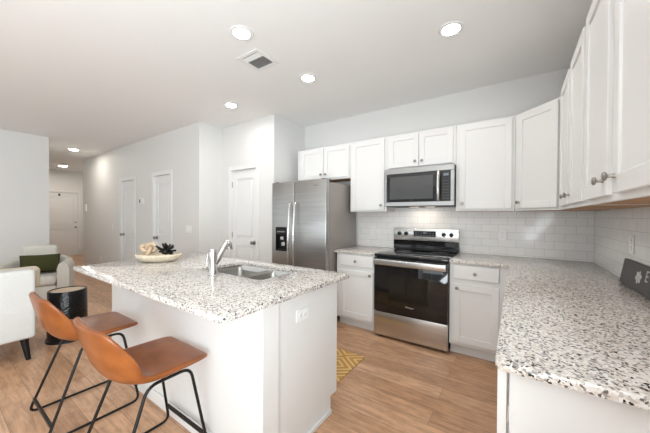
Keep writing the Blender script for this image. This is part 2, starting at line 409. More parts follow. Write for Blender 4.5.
MB().box(-.02, .02, -.012, .02, 1.93, 2.0, .004).build('door_latch_guard', BLACKMETAL, leaf)

# ------------------------------------------------------------------ cabinets
def shaker(x0, x1, z0, z1, y, rail=.058, t=.019):
    b = MB(); b.box(x0, x0+rail, y, y+t, z0, z1, .0015); b.box(x1-rail, x1, y, y+t, z0, z1, .0015)
    b.box(x0+rail, x1-rail, y, y+t, z0, z0+rail, .0015); b.box(x0+rail, x1-rail, y, y+t, z1-rail, z1, .0015)
    b.box(x0+rail-.002, x1-rail+.002, y+.009, y+t-.003, z0+rail-.002, z1-rail+.002); return b
def knob(parent, x, y, z):
    return MB().lathe([(0, 0), (.009, 0), (.008, .004), (.0055, .008), (.0055, .017), (.014, .021), (.016, .026), (.012, .031), (0, .033)], 16,
        Matrix.Translation((x, y, z)) @ Matrix.Rotation(PI/2, 4, 'X')).build('knob', NICKEL, parent)
UB, UT = 1.383, 2.288
def upper(label, loc, rz, w_, doors, z0=UB, z1=UT, depth=.314, filler=(0, 0), group='white wall cabinets', carc=None):
    """local: x 0..w, face frame front at y=0, doors proud of it, z absolute"""
    t = thing('wall_cabinet', label, 'cabinet', (loc[0], loc[1], z0), rz, group); h = z1-z0
    b = carc if carc else MB().box(0, w_, .019, depth, .022, h)
    if not carc:
        b.box(0, .016, .019, depth, 0, .0225); b.box(w_-.016, w_, .019, depth, 0, .0225)
    b.box(0, w_, 0, .019, 0, h, .001)
    b.build('carcass', CAB, t)
    if not carc: MB().box(.0165, w_-.0165, .0195, depth-.002, .001, .0215).build('underside_panel', PLY, t)
    for x0, x1, kx in doors:
        d = shaker(x0, x1, .022, h-.02, -.0195).build('door', CAB, t)
        if kx is not None: knob(d, x1-.035 if kx > 0 else x0+.035, -.0195, .022+.055)
    return t
YF = 3.209                                   # face frame plane of the wall cabinets on the back wall
DBK = YB-YF-.001
upper('short two-door white wall cabinet above the steel refrigerator', (-2.70, YF), 0, .899, [(.075, .477, 1), (.485, .885, -1)], 1.826, UT, DBK)
upper('tall single-door white wall cabinet between refrigerator and microwave', (-1.798, YF), 0, .50, [(.03, .475, 1)], UB, UT, DBK)
upper('short two-door white wall cabinet directly above the microwave', (-1.296, YF), 0, .766, [(.03, .379, 1), (.387, .738, -1)], 1.874, UT, DBK)
upper('tall single-door white wall cabinet just right of the microwave', (-.528, YF), 0, .513, [(.03, .49, -1)], UB, UT, DBK)
# diagonal corner cabinet
def diag_cab():
    p0, p1 = Vector((-.013, YF)), Vector((.301, 2.895)); Ld = (p1-p0).length
    t = thing('corner_wall_cabinet', 'diagonal single-door white wall cabinet in the kitchen corner', 'cabinet', (p0.x, p0.y, UB), -PI/4, 'white wall cabinets')
    q = PI/4
    def loc2(x, y): d = Vector((x, y))-p0; return (d.x*c(q)-d.y*s(q), d.x*s(q)+d.y*c(q))
    ol = [loc2(*p) for p in ((-.013, YF), (.301, 2.895), (XR-.001, 2.895), (XR-.001, YB-.001), (-.013, YB-.001))]
    b = MB().prism(ol, .022, UT-UB); b.box(0.008, Ld-.008, -.001, .018, 0, UT-UB, .001); b.build('carcass', CAB, t)
    inn = [loc2(*p) for p in ((.0, YF+.02), (.30, 2.915), (XR-.02, 2.915), (XR-.02, YB-.02), (.0, YB-.02))]
    MB().prism(inn, .001, .0215).build('underside_panel', PLY, t)
    d = shaker(.03, Ld-.03, .022, UT-UB-.02, -.0205).build('door', CAB, t); knob(d, .03+.035, -.0205, .077)
diag_cab()
XFc = .283                                    # face frame plane of the wall cabinets on the right wall (doors reach .263)
DR = XR-XFc-.001
ua = upper('two-door white wall cabinet on right wall beside the corner cabinet', (XFc, 2.775), -PI/2, .937, [(.05, .431, 1), (.508, .905, -1)], UB, UT, DR)
MB().box(-.117, -.0015, 0, .019, 0, UT-UB, .001).build('filler_strip', CAB, ua)
upper('two-door white wall cabinet on right wall closest to the camera', (XFc, 1.836), -PI/2, .937, [(.03, .436, 1), (.516, .905, -1)], UB, UT, DR)

# base cabinets on the back wall: local x 0..w, face frame at y=0
def base_cab(label, loc, rz, w_, d0, d1, knob_x, depth=.6, filler=0):
    t = thing('base_cabinet', label, 'cabinet', (loc[0], loc[1], 0), rz, 'white base cabinets')
    b = MB().box(0, w_, .019, depth, .108, .883); b.box(0, w_, 0, .019, .108, .883, .001); b.build('carcass', CAB, t)
    tk = MB().box(0, w_, .073, .09, .0, .1085); tk.build('toe_kick', CAB, t)
    dr = MB().box(d0, d1, -.0195, -.0005, .742, .868, .002).build('drawer', CAB, t); knob(dr, (d0+d1)/2, -.0195, .80)
    d = shaker(d0, d1, .14, .69, -.0195).build('door', CAB, t); knob(d, d1-.035 if knob_x > 0 else d0+.035, -.0195, .655)
    return t
base_cab('white base cabinet with drawer between refrigerator and range', (-1.80, 2.889), 0, .503, .05, .485, 1)
bc = base_cab('white base cabinet with drawer right of the range', (-.523, 2.889), 0, .50, .035, .405, -1)
# L run under the right counter
def pen_cab(label, y0, y1, end=False):
    t = thing('base_cabinet', label, 'cabinet', (0.002, y1, 0), -PI/2, 'white base cabinets'); w_ = y1-y0-.001
    b = MB().box(0, w_, .019, .594, .108, .883); b.box(0, w_, 0, .019, .108, .883, .001); b.build('carcass', CAB, t)
    MB().box(0, w_-(.02 if end else 0), .073, .09, 0, .1085).build('toe_kick', CAB, t)
    h = w_/2
    for a, e, kk in ((.02, h-.003, 1), (h+.003, w_-.02, -1)):
        dr = MB().box(a, e, -.0195, -.0005, .742, .868, .002).build('drawer', CAB, t); knob(dr, (a+e)/2, -.0195, .80)
        d = shaker(a, e, .14, .69, -.0195).build('door', CAB, t); knob(d, e-.035 if kk > 0 else a+.035, -.0195, .655)
    if end:
        MB().box(w_+.001, w_+.013, -.0135, .594, 0, .883, .001).build('end_panel', CAB, t)
        MB().box(w_-.018, w_+.012, -.044, -.0205, .0, .883, .001).build('end_trim', CAB, t)
    return t
# (corner carcass fills the blind corner behind both runs)
t = thing('corner_base_cabinet', 'white blind corner base cabinet under the angle of the counter', 'cabinet', (0.0, 2.9, 0), 0, 'white base cabinets')
MB().box(-.02, .594, 0.0, .604, .108, .883).build('carcass', CAB, t); MB().box(-.02, .05, -.0, .07, .0, .107).build('toe_kick', CAB, t)
pen_cab('white base cabinet under middle of the right-hand counter', 1.93, 2.898)
pen_cab('white base cabinet with plain end panel under near end of right-hand counter', 1.005, 1.928, True)

# ------------------------------------------------------------------ countertops
tag(MB().box(-1.826, -1.294, 2.864, YB-.009, .884, .914, .003, 2).build('countertop', GRANITE, None, (-1.56, 3.18, .884)), 'small square of speckled granite counter between refrigerator and range', 'countertop', 'speckled granite counters')
r = .028; arc = [(-.047+r-r*c(a), .937+r-r*s(a)) for a in (0, .4, .8, 1.2, PI/2)]
outl = [(-.523, YB-.009), (-.523, 2.864), (-.047, 2.864)]+arc+[(XR-.009, .937), (XR-.009, YB-.009)]
tag(MB().prism(outl, .884, .914, (), .003).build('countertop', GRANITE, None, (.27, 2.2, .884)), 'long L-shaped speckled granite counter along the right wall', 'countertop', 'speckled granite counters')
IX0, IX1, IY0, IY1 = -2.899, -.975, .688, 1.742
SX0, SX1, SY0, SY1 = -2.03, -1.335, 1.225, 1.625
tag(MB().prism(rrect(IX0, IX1, IY0, IY1, .02), .884, .914, [rrect(SX0, SX1, SY0, SY1, .05)], .003).build('island_countertop', GRANITE, None, (-1.9, 1.2, .884)), 'wide speckled granite island top with a sink cut into it', 'countertop', 'speckled granite counters')

# ------------------------------------------------------------------ island
BX0, BX1, BY0, BY1 = -2.88, -1.017, .94, 1.64
isl = thing('kitchen_island', 'white painted island base under the granite top with sink', 'island', (-1.92, 1.29, 0))
def li(x0, x1, y0, y1, z0, z1, *a): return (x0+1.92, x1+1.92, y0-1.29, y1-1.29, z0, z1)+a
MB().box(*li(BX0, BX1, BY0, BY0+.115, 0, .883, .002)).build('knee_wall', CAB, isl)
b = MB().box(*li(BX1-.018, BX1-.004, BY0+.1155, BY1, .108, .883, .001)); b.box(*li(BX1-.018, BX1-.004, BY0+.1155, BY1-.075, 0, .1085)); b.build('end_panel', CAB, isl)
b = MB().box(*li(BX0, BX0+.016, BY0+.1155, BY1-.02, .108, .883)); b.box(*li(-2.06, -2.044, BY0+.1155, BY1-.02, .108, .883)); b.box(*li(-1.33, -1.314, BY0+.1155, BY1-.02, .108, .883))
b.box(*li(BX0+.016, BX1-.0185, BY0+.1155, BY0+.125, .108, .883)); b.box(*li(BX0+.016, BX1-.0185, BY0+.125, BY1-.02, .108, .122))
b.box(*li(BX0, BX1-.0185, BY1-.0195, BY1, .108, .15)); b.box(*li(BX0, BX1-.0185, BY1-.0195, BY1, .845, .883)); b.build('carcass', CAB, isl)
MB().box(*li(BX0, BX1-.0185, BY1-.09, BY1-.075, 0, .1075)).build('toe_kick', CAB, isl)
xs = [BX0+.01, -2.45, -2.052, -1.69, -1.325, BX1-.03]
for a, e in zip(xs, xs[1:]):
    d = shaker(a+.004+1.92, e-.004+1.92, .155, .84, -(.019), .055)
    d.rot(Matrix.Translation((0, BY1-1.29+.0005, 0)) @ Matrix.Scale(-1, 4, (0, 1, 0))).build('door', CAB, isl)
b = MB().box(*li(BX0, BX1+.0125, BY0-.0125, BY0-.0005, 0, .085, .003)); b.box(*li(BX1+.0005-.004, BX1+.0125, BY0+.116, BY1-.08, 0, .03, .004)); b.build('baseboard_moulding', CAB, isl)
MB().box(*li(BX1+.0005, BX1+.008, BY0+.0, BY0+.115, .0, .883, .002)).build('corner_trim', CAB, isl)

def wall_plate(name, label, cat, loc, rz, kind, gang=1, group=None):
    """plate facing local -y, centre at loc"""
    t = thing(name, label, cat, loc, rz, group); w_ = .035+.0225*(gang-1)*2
    MB().box(-w_, w_, -.006, -.0008, -.057, .057, .002).build('cover_plate', PLASTIC, t)
    for g in range(gang):
        x = (g-(gang-1)/2)*.045
        if kind == 'outlet':
            for z in (-.02, .02):
                o = MB().cyl((x, -.006, z), (x, -.0085, z), .0165, seg=18).build('receptacle', PLASTIC, t)
                k = MB(); k.box(x-.0075, x-.0055, -.0092, -.0084, z-.002, z+.008); k.box(x+.0055, x+.0075, -.0092, -.0084, z-.002, z+.007); k.cyl((x, -.0092, z-.009), (x, -.0084, z-.009), .0026, seg=8); k.build('slots', DARK, o)
        else: MB().box(x-.0165, x+.0165, -.010, -.0058, -.033, .033, .002).build('rocker', PLASTIC, t)
    return t
G = 'white wall plates'
t = wall_plate('outlet', 'white double outlet on the end of the island', 'outlet', (BX1-.004, 1.257, .752), PI/2, 'outlet', 1, G)
t.rotation_euler = (0, PI/2, PI/2)      # the plate lies on its side
wall_plate('outlet', 'white outlet on the tile right of the range', 'outlet', (-.119, YB-.008, 1.135), 0, 'outlet', 1, G)
wall_plate('outlet', 'white outlet on the tile left of the range', 'outlet', (-1.60, YB-.008, 1.135), 0, 'outlet', 1, G)
wall_plate('outlet', 'white outlet on the tile of the right wall above the grey sign', 'outlet', (XR-.008, 2.47, 1.16), -PI/2, 'outlet', 1, G)
wall_plate('light_switch', 'white switch plate right of the nearest hall door', 'light switch', (-4.272, YH, 1.109), 0, 'switch', 2, G)
wall_plate('light_switch', 'white switch plate left of the farther hall door', 'light switch', (-7.33, YH, 1.06), 0, 'switch', 1, G)
wall_plate('outlet', 'white outlet low on the hall wall near the front door', 'outlet', (-8.05, YH, .30), 0, 'outlet', 1, G)
t = thing('thermostat', 'white thermostat with dark display between the two hall doors', 'thermostat', (-5.90, YH, 1.595))
MB().box(-.075, .075, -.022, -.001, -.055, .055, .004).build('housing', PLASTIC, t); MB().box(-.07, -.03, -.0235, -.0215, -.035, .035, .001).build('display', BLACKPL, t)
t = thing('door_chime', 'small white box on the hall wall end beside the front door', 'chime', (-9.05, YH, 1.50))  # plain box standing in for an unidentified white shape
MB().box(-.06, .06, -.03, -.001, -.09, .09, .004).build('housing', PLASTIC, t)

# ------------------------------------------------------------------ sink and faucet
sk = thing('sink', 'stainless undermount double-bowl sink set in the island top', 'sink', (-1.69, 1.42, .70))
def bowl(x0, x1, y0, y1, depth, name):
    b = MB(); t = bmesh.new(); n = 5; rings = []
    prof = [(.0, 0.0, .045), (.004, -.02, .05), (.008, -depth+.03, .055), (.02, -depth+.008, .055), (.045, -depth, .05)]
    for ins, z, rad in prof:
        rings.append([t.verts.new((x+1.69, y-1.42, .8835+z-.70)) for x, y in rrect(x0+ins, x1-ins, y0+ins, y1-ins, rad, n)])
    for A, B in zip(rings, rings[1:]):
        m_ = len(A)
        for k in range(m_): t.faces.new((A[k], A[(k+1) % m_], B[(k+1) % m_], B[k]))
    t.faces.new(rings[-1]); b.join(t); o = b.build(name, STEELSINK, sk, ang=60)
    md = o.modifiers.new('thick', 'SOLIDIFY'); md.thickness = .002; md.offset = 0
    MB().lathe([(0, 0.004), (.02, .004), (.03, .007), (.041, .006), (.042, .001)], 20, Matrix.Translation(((x0+x1)/2+1.69, (y0+y1)/2-1.42, .8835-depth-.70))).build('drain', CHROME, o)
bowl(SX0-.004, -1.655, SY0-.004, SY1+.004, .19, 'bowl')
bowl(-1.63, SX1+.004, SY0-.004, SY1+.004, .17, 'bowl')
MB().box(-1.6555+1.69, -1.6295+1.69, SY0-1.42, SY1-1.42, .15, .175, .006, 2).build('divider', STEELSINK, sk)
fa = thing('faucet', 'chrome pull-out kitchen faucet standing behind the island sink', 'faucet', (-1.706, 1.135, .914))
MB().lathe([(0, .0005), (.034, .0005), (.034, .006), (.029, .010), (.027, .07), (.027, .155), (.024, .172), (.021, .182), (0, .184)], 26).build('body', CHROME, fa)
sp = fillet([(0, .01, .085), (0, .055, .125), (0, .105, .185), (0, .16, .215), (0, .185, .17)], .03, 5)
MB().tube([(0, .012, .08), (0, .04, .115), (0, .065, .15), (0, .085, .18)], [.021, .021, .021, .022], 16).build('spout', CHROME, fa)
MB().tube(fillet([(0, .08, .176), (0, .108, .212), (0, .128, .205), (0, .136, .165)], .03, 4), [.022]+[.024]*9+[.021]*2, 16).build('spray_head', CHROME, fa)
MB().tube([(-.02, -.005, .15), (-.04, -.012, .155), (-.047, -.015, .10), (-.046, -.015, .07)], [.008, .009, .008, .007], 10).build('lever_handle', CHROME, fa)

# ------------------------------------------------------------------ refrigerator
FX0, FX1, FY = -2.724, -1.838, 2.70
fr = thing('refrigerator', 'stainless side-by-side refrigerator with black water dispenser', 'refrigerator', ((FX0+FX1)/2, 3.08, 0)); ox, oy = (FX0+FX1)/2, 3.08
def lf_(x0, x1, y0, y1, z0, z1, *a): return (x0-ox, x1-ox, y0-oy, y1-oy, z0, z1)+a
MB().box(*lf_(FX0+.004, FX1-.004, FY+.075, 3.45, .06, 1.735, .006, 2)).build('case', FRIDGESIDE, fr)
SEAM = -2.335
DX0, DX1, DZ0, DZ1 = -2.652, -2.455, .862, 1.178
def door_slab(x0, x1, hole=None):
    b = MB()
    if hole is None: b.box(*lf_(x0, x1, FY, FY+.07, .075, 1.766, .009, 3)); return b
    t = bmesh.new(); bmesh.ops.create_cube(t, size=1)
    for v in t.verts: v.co = Vector(((x0+x1)/2-ox+v.co.x*(x1-x0), FY+.035-oy+v.co.y*.07, .9205+v.co.z*1.691))
    bmesh.ops.bevel(t, geom=list(t.edges), offset=.009, segments=3, affect='EDGES', profile=.5)
    f = max((f for f in t.faces if f.normal.y < -.99), key=lambda f: f.calc_area())
    r_ = bmesh.ops.inset_individual(t, faces=[f], thickness=.001)
    vs = sorted(f.verts, key=lambda v: (v.co.z, v.co.x))
    for v, (x, z) in zip(vs, ((DX0, DZ0), (DX1, DZ0), (DX0, DZ1), (DX1, DZ1))): v.co.x = x-ox; v.co.z = z
    e = bmesh.ops.extrude_discrete_faces(t, faces=[f])
    for v in e['faces'][0].verts: v.co.y += .05
    b.join(t); return b
fdoor = door_slab(FX0, SEAM-.003, True).build('freezer_door', STEELV, fr)
rdoor = door_slab(SEAM+.003, FX1).build('fridge_door', STEELV, fr)
b = MB(); e = .002; b.box(*lf_(DX0+e, DX1-e, FY+.044, FY+.049, DZ0+e, DZ1-e)); 
b.box(*lf_(DX0+e, DX0+.012, FY-.003, FY+.044, DZ0+e, DZ1-e)); b.box(*lf_(DX1-.012, DX1-e, FY-.003, FY+.044, DZ0+e, DZ1-e)); b.box(*lf_(DX0+.012, DX1-.012, FY-.003, FY+.044, DZ1-.10, DZ1-e)); b.box(*lf_(DX0+.012, DX1-.012, FY-.003, FY+.044, DZ0+e, DZ0+.02))
disp = b.build('water_dispenser', BLACKPL, fdoor)
b = MB(); b.box(*lf_(DX0+.07, DX1-.07, FY+.012, FY+.03, DZ1-.17, DZ1-.125, .004)); b.box(*lf_(DX0+.09, DX1-.045, FY+.012, FY+.03, DZ1-.25, DZ1-.20, .004)); b.build('paddle', CHROME, disp)
b = MB()
for k in range(4): b.box(*lf_(DX0+.035+k*.035, DX0+.052+k*.035, FY-.0042, FY-.0028, DZ1-.07, DZ1-.052))
b.build('button_marks', mat('grey_print', (.35, .36, .37), .5), disp)
for xk, par in ((SEAM-.043, fdoor), (SEAM+.043, rdoor)):
    pts = [(xk-ox, FY-oy+.004, 1.50), (xk-ox, FY-oy-.035, 1.475)]+[(xk-ox, FY-oy-.035-.028*s(PI*k/10), 1.475-1.0*k/10) for k in range(1, 10)]+[(xk-ox, FY-oy-.035, .475), (xk-ox, FY-oy+.004, .45)]
    bb = MB().tube(pts, .0145, 12); bb.build('handle', STEEL, par)
text_mesh('Whirlpool', .019).rot(Matrix.Translation((-1.985-ox, FY-.0012-oy, 1.695)) @ Matrix.Rotation(PI/2, 4, 'X')).build('badge', mat('badge_grey', (.16, .16, .16), .4, .6), rdoor, smooth=False)
MB().box(*lf_(FX0+.02, FX1-.02, FY+.03, FY+.074, 0.012, .07)).build('base_grille', BLACKPL, fr)
for x in (FX0+.06, FX1-.06): MB().box(*lf_(x-.03, x+.03, FY+.02, FY+.14, 1.7355, 1.775, .005)).build('hinge_cover', BLACKPL, fr)
for x in (FX0+.06, FX1-.06):
    for y in (2.80, 3.40): MB().cyl((x-ox, y-oy, 0), (x-ox, y-oy, .061), .02).build('foot', BLACKPL, fr)

# ------------------------------------------------------------------ range
RX0, RX1 = -1.288, -.529
rg = thing('range', 'stainless and black glass electric range between two base cabinets', 'range', (-.9085, 3.15, 0)); ox, oy = -.9085, 3.15
MB().box(*lf_(RX0+.003, RX1-.003, 2.895, 3.47, .03, .889, .002)).build('body', BLACKPL, rg)
b = MB(); b.box(*lf_(RX0, RX1, 2.845, 3.425, .8895, .916, .004, 2)); ct = b.build('cooktop', BLACKGLASS, rg)
GREY = mat('burner_print', (.10, .10, .10), .25)
for x, y, r in ((-1.10, 3.02, .105), (-.71, 3.02, .09), (-1.10, 3.28, .08), (-.71, 3.28, .10)):
    t = MB(); pts = [(x-ox+r*c(2*PI*k/40), y-oy+r*s(2*PI*k/40), .9163) for k in range(40)]; t.tube(pts, .0012, 4, True); t.build('burner_ring', GREY, ct)
b = MB().box(*lf_(RX0, RX1, 2.84, 2.889, .295, .875, .003, 2)); dr = b.build('oven_door', BLACKGLASS, rg)
MB().box(*lf_(-1.12, -.70, 2.8392, 2.8402, .43, .70)).build('oven_window', mat('oven_window_glass', (.014, .011, .008), .06, spec=.6), dr)
b = MB(); b.box(*lf_(RX0+.012, RX1-.012, 2.792, 2.810, .803, .866, .006, 3)); b.box(*lf_(RX0+.02, RX0+.05, 2.81, 2.841, .81, .86, .003)); b.box(*lf_(RX1-.05, RX1-.02, 2.81, 2.841, .81, .86, .003)); b.build('handle', STEEL, dr)
text_mesh('Whirlpool', .020).rot(Matrix.Translation((-.895-ox, 2.8385-oy, .385)) @ Matrix.Rotation(PI/2, 4, 'X')).build('badge', mat('badge_silver', (.75, .75, .75), .35, .3), dr, smooth=False)
b = MB().box(*lf_(RX0, RX1, 2.842, 2.889, .035, .288, .004, 2)); b.build('storage_drawer', STEEL, rg)
bg_ = MB().box(*lf_(RX0, RX1, 3.43, 3.494, .9165, 1.03, .003)).build('backguard_base', BLACKGLASS, rg)
bp = MB().box(*lf_(RX0, RX1, 3.425, 3.494, 1.0305, 1.182, .006, 2)).build('control_panel', STEEL, rg)
MB().box(*lf_(-1.035, -.775, 3.4225, 3.426, 1.083, 1.15, .001)).build('display', BLACKGLASS, bp)
for k in range(7):
    for j in range(2):
        if k == 3 and j: MB().box(*lf_(-.92, -.885, 3.4218, 3.4226, 1.121, 1.137)).build('clock_readout', LCD, bp)
        else: MB().box(*lf_(-1.015+k*.034, -1.003+k*.034, 3.4218, 3.4226, 1.096+j*.027, 1.102+j*.027)).build('button_mark', LCD, bp)
for x in (-1.212, -1.128, -.688, -.606):
    b = MB().lathe([(0, 0), (.024, 0), (.024, .005), (.019, .008), (.017, .028), (0, .029)], 20, Matrix.Translation((x-ox, 3.4245-oy, 1.114)) @ Matrix.Rotation(PI/2, 4, 'X'))
    b.box(x-ox-.003, x-ox+.003, 3.39-oy, 3.397-oy, 1.098, 1.13, .001); b.build('dial', BLACKPL, bp)
for x in (RX0+.06, RX1-.06):
    for y in (2.93, 3.42): MB().cyl((x-ox, y-oy, 0), (x-ox, y-oy, .031), .018).build('foot', BLACKPL, rg)

# ------------------------------------------------------------------ microwave
MX0, MX1, MY, MZ0, MZ1 = -1.290, -.531, 3.12, 1.432, 1.872
mw = thing('microwave', 'stainless over-the-range microwave hung under a wall cabinet', 'microwave', (-.91, 3.3, MZ0)); ox, oy = -.91, 3.3
def lm(x0, x1, y0, y1, z0, z1, *a): return (x0-ox, x1-ox, y0-oy, y1-oy, z0-MZ0, z1-MZ0)+a
MB().box(*lm(MX0+.004, MX1-.004, MY+.045, YB-.01, MZ0+.004, MZ1-.004, .003)).build('case', BLACKPL, mw)
b = MB(); xs = -.655
b.box(*lm(MX0, MX1, MY, MY+.044, 1.812, MZ1, .003)); b.box(*lm(MX0, MX1, MY, MY+.044, MZ0+.01, 1.49, .003)); b.box(*lm(MX0, -1.262, MY, MY+.044, 1.4905, 1.8115, .002)); b.box(*lm(-.566, MX1, MY, MY+.044, 1.4905, 1.8115, .002))
fr_ = b.build('front_frame', STEELM, mw)
md = MB().box(*lm(-1.2615, xs-.002, MY+.002, MY+.04, 1.4905, 1.8115, .002)).build('door_glass', BLACKGLASS, mw)
b = MB(); b.box(*lm(-1.225, -.74, MY+.0008, MY+.0022, 1.52, 1.775)); b.build('window_screen', mat('micro_window', (.07, .07, .072), .12, spec=.6), md)  # screen grey lightened to carry a reflection in its colour
cp = MB().box(*lm(xs, -.5665, MY+.002, MY+.04, 1.4905, 1.8115, .002)).build('control_panel', BLACKGLASS, mw)
MB().box(*lm(-.635, -.585, MY+.0008, MY+.0022, 1.755, 1.78)).build('display', LCD, cp)
b = MB()
for i in range(3):
    for j in range(7): b.box(*lm(-.638+i*.022, -.626+i*.022, MY+.0012, MY+.0022, 1.51+j*.031, 1.522+j*.031))
b.build('keypad_marks', mat('keypad_print', (.05, .05, .052), .4), cp)
b = MB(); xk = -.683
b.tube([(xk-ox, MY+.003-oy, 1.50-MZ0)]+[(xk-ox, MY-.012-.022*s(PI*k/8)-oy, 1.505+.29*k/8-MZ0) for k in range(9)]+[(xk-ox, MY+.003-oy, 1.80-MZ0)], .016, 12); b.build('handle', STEEL, md)
text_mesh('Whirlpool', .014).rot(Matrix.Translation((-.93-ox, MY-.001-oy, 1.842-MZ0)) @ Matrix.Rotation(PI/2, 4, 'X')).build('badge', bpy.data.materials['badge_grey'], fr_, smooth=False)
MB().box(*lm(-1.05, -.95, 3.30, 3.36, MZ0+.002, MZ0+.0045)).build('cooktop_light', HOODLAMP, mw)
MB().box(*lm(-.87, -.77, 3.30, 3.36, MZ0+.002, MZ0+.0045)).build('cooktop_light', HOODLAMP, mw)
hl = area('hood_light', (-.91, 3.36, MZ0-.004), (0, 0, 0), .3, .05, 0.65, (1, .86, .70))

# ------------------------------------------------------------------ ceiling fixtures
def downlight(x, y, label, r=.078, lens=None):
    t = thing('recessed_light', label, 'ceiling light', (x, y, H), 0, 'round recessed ceiling lights')
    MB().lathe([(r*.80, -.0005), (r*.80, -.006), (r*.86, -.009), (r*1.12, -.007), (r*1.18, -.0012)], 32).build('trim_ring', TRIM, t)
    MB().lathe([(0, -.0045), (r*.79, -.0045), (r*.79, -.001), (0, -.001)], 32).build('lens', lens or LAMP, t)
downlight(-1.779, 1.431, 'round recessed light nearest the ceiling vent, above the island')
downlight(-.423, 2.291, 'round recessed light rightmost on the ceiling, in front of the range')
downlight(-1.785, 2.278, 'round recessed light in front of the refrigerator')
downlight(-3.039, 2.28, 'round recessed light in front of the pantry door')
downlight(-7.965, 1.92, 'round recessed light in hall mouth, larger of the two hall lights', .09, HALL_LAMP)
downlight(-10.9, 2.38, 'round recessed light before the front door, smaller of the two hall lights', .12, HALL_LAMP)
t = thing('smoke_detector', 'white round smoke detector on the hall ceiling near the front door', 'smoke detector', (-10.2, 2.08, H))
MB().lathe([(0, -.035), (.045, -.034), (.062, -.022), (.065, -.001), (0, -.001)], 26).build('housing', PLASTIC, t); MB().lathe([(.022, -.0365), (.03, -.0365), (.03, -.034), (.022, -.034)], 20).build('grille', TRIM, t)
vt = thing('ceiling_vent', 'square white ceiling vent with grey louvres above the island', 'vent', (-1.965, 1.763, H))
b = MB(); q, qi = .135, .10
b.box(-q, -qi, -q, q, -.008, -.0008, .002); b.box(qi, q, -q, q, -.008, -.0008, .002); b.box(-qi, qi, -q, -qi, -.008, -.0008, .002); b.box(-qi, qi, qi, q, -.008, -.0008, .002); b.build('frame', TRIM, vt)
MB().box(-qi, qi, -qi, qi, -.002, -.0008).build('backing', mat('vent_shadow', (.06, .06, .06), .8), vt)
for k in range(9):
    y = -qi+.016+k*.021
    b = MB().box(-qi, qi, -.007, .007, -.0008, .0008); b.rot(Matrix.Translation((0, y, -.0065)) @ Matrix.Rotation(math.radians(42 if y > -.03 else -25), 4, 'X')); b.build('louvre', TRIM, vt)

# ------------------------------------------------------------------ tray and ornaments on the island
tc = Vector((-2.645, 1.215, .914)); ta = math.atan2(.23, .31)
t = bmesh.new(); bb = MB(); prof = [(0, .0), (.62, .0), (.82, .008), (.97, .034), (1.02, .056), (1.0, .064), (.93, .064), (.87, .050), (.70, .026), (.5, .018), (0, .018)]
bb.lathe(prof, 40); bb.rot(Matrix.Diagonal((.195, .118, 1, 1)))
tag(bb.build('tray', TRAYM), 'oval bleached wooden bowl on the island top', 'bowl'); o = bpy.data.objects['tray']; o.location = tc+Vector((0, 0, .0004)); o.rotation_euler = (0, 0, ta)
kp = tc+Vector((-.072, -.053, .008)) 
pts = []
for k in range(72):
    a = 2*PI*k/72; pts.append(((s(a)+2*s(2*a))*.0215, (c(a)-2*c(2*a))*.0215, -s(3*a)*.018))
kn = MB().tube(pts, .0185, 12, True); kn.rot(Matrix.Rotation(math.radians(62), 4, 'X'))
o = tag(kn.build('knot_ornament', PALEWOOD, ang=80), 'pale wooden knot ornament lying in the left side of the bowl', 'ornament'); o.location = kp+Vector((0, 0, .098)); o.rotation_euler = (0, 0, .55)
cr = MB(); rr = random.Random(3); cr.lathe([(0, -.03), (.03, -.02), (.036, 0), (.03, .02), (0, .03)], 14)
for k in range(22):
    z = rr.uniform(-.5, 1); a = k*2.4; d = Vector((c(a)*math.sqrt(max(.02, 1-z*z)), s(a)*math.sqrt(max(.02, 1-z*z)), z)).normalized(); l_ = rr.uniform(.06, .098)
    cr.cyl(d*.012, d*l_, .010, .0085, 8, .002)
o = tag(cr.build('spiky_ornament', CORAL), 'black spiky cluster ornament lying in the right side of the bowl', 'ornament'); o.location = tc+Vector((.055, .035, .086))

# ------------------------------------------------------------------ counter sign
sg = thing('sign', 'dark grey sign board with pale flower mark leaning on the tile', 'sign', (.560, 2.55, .914), -PI/2)
lean = Matrix.Rotation(math.radians(-9), 4, 'X')
bd = MB().box(0, .60, -.010, .010, .001, .152, .002).rot(lean).build('board', SIGNM, sg)
b = MB()
for k in range(6):
    a = k*PI/3+.26; p = MB().lathe([(0, -.0004), (.0145, -.0004), (.0145, .0004), (0, .0004)], 14); p.rot(Matrix.Translation((.294+.026*s(a), -.0106, .078+.019*c(a))) @ Matrix.Rotation(a, 4, 'Y') @ Matrix.Diagonal((.9, 1, 1.3, 1)) @ Matrix.Rotation(PI/2, 4, 'X'))
    me = bpy.data.meshes.new('t'); p.bm.to_mesh(me); b.bm.from_mesh(me); p.bm.free()
b.rot(lean).build('flower_mark', SIGNINK, bd)
text_mesh('E', .085, .0004).rot(lean @ Matrix.Translation((.405, -.0106, .098)) @ Matrix.Rotation(PI/2, 4, 'X')).build('lettering', SIGNINK, bd, smooth=False)

# ------------------------------------------------------------------ rug
tag(MB().box(-2.05, -1.152, 1.735, 2.355, .0005, .009, .003).build('rug', RUG, None, (-1.152, 2.355, .0)), 'golden patterned mat on the floor between island and range', 'rug')

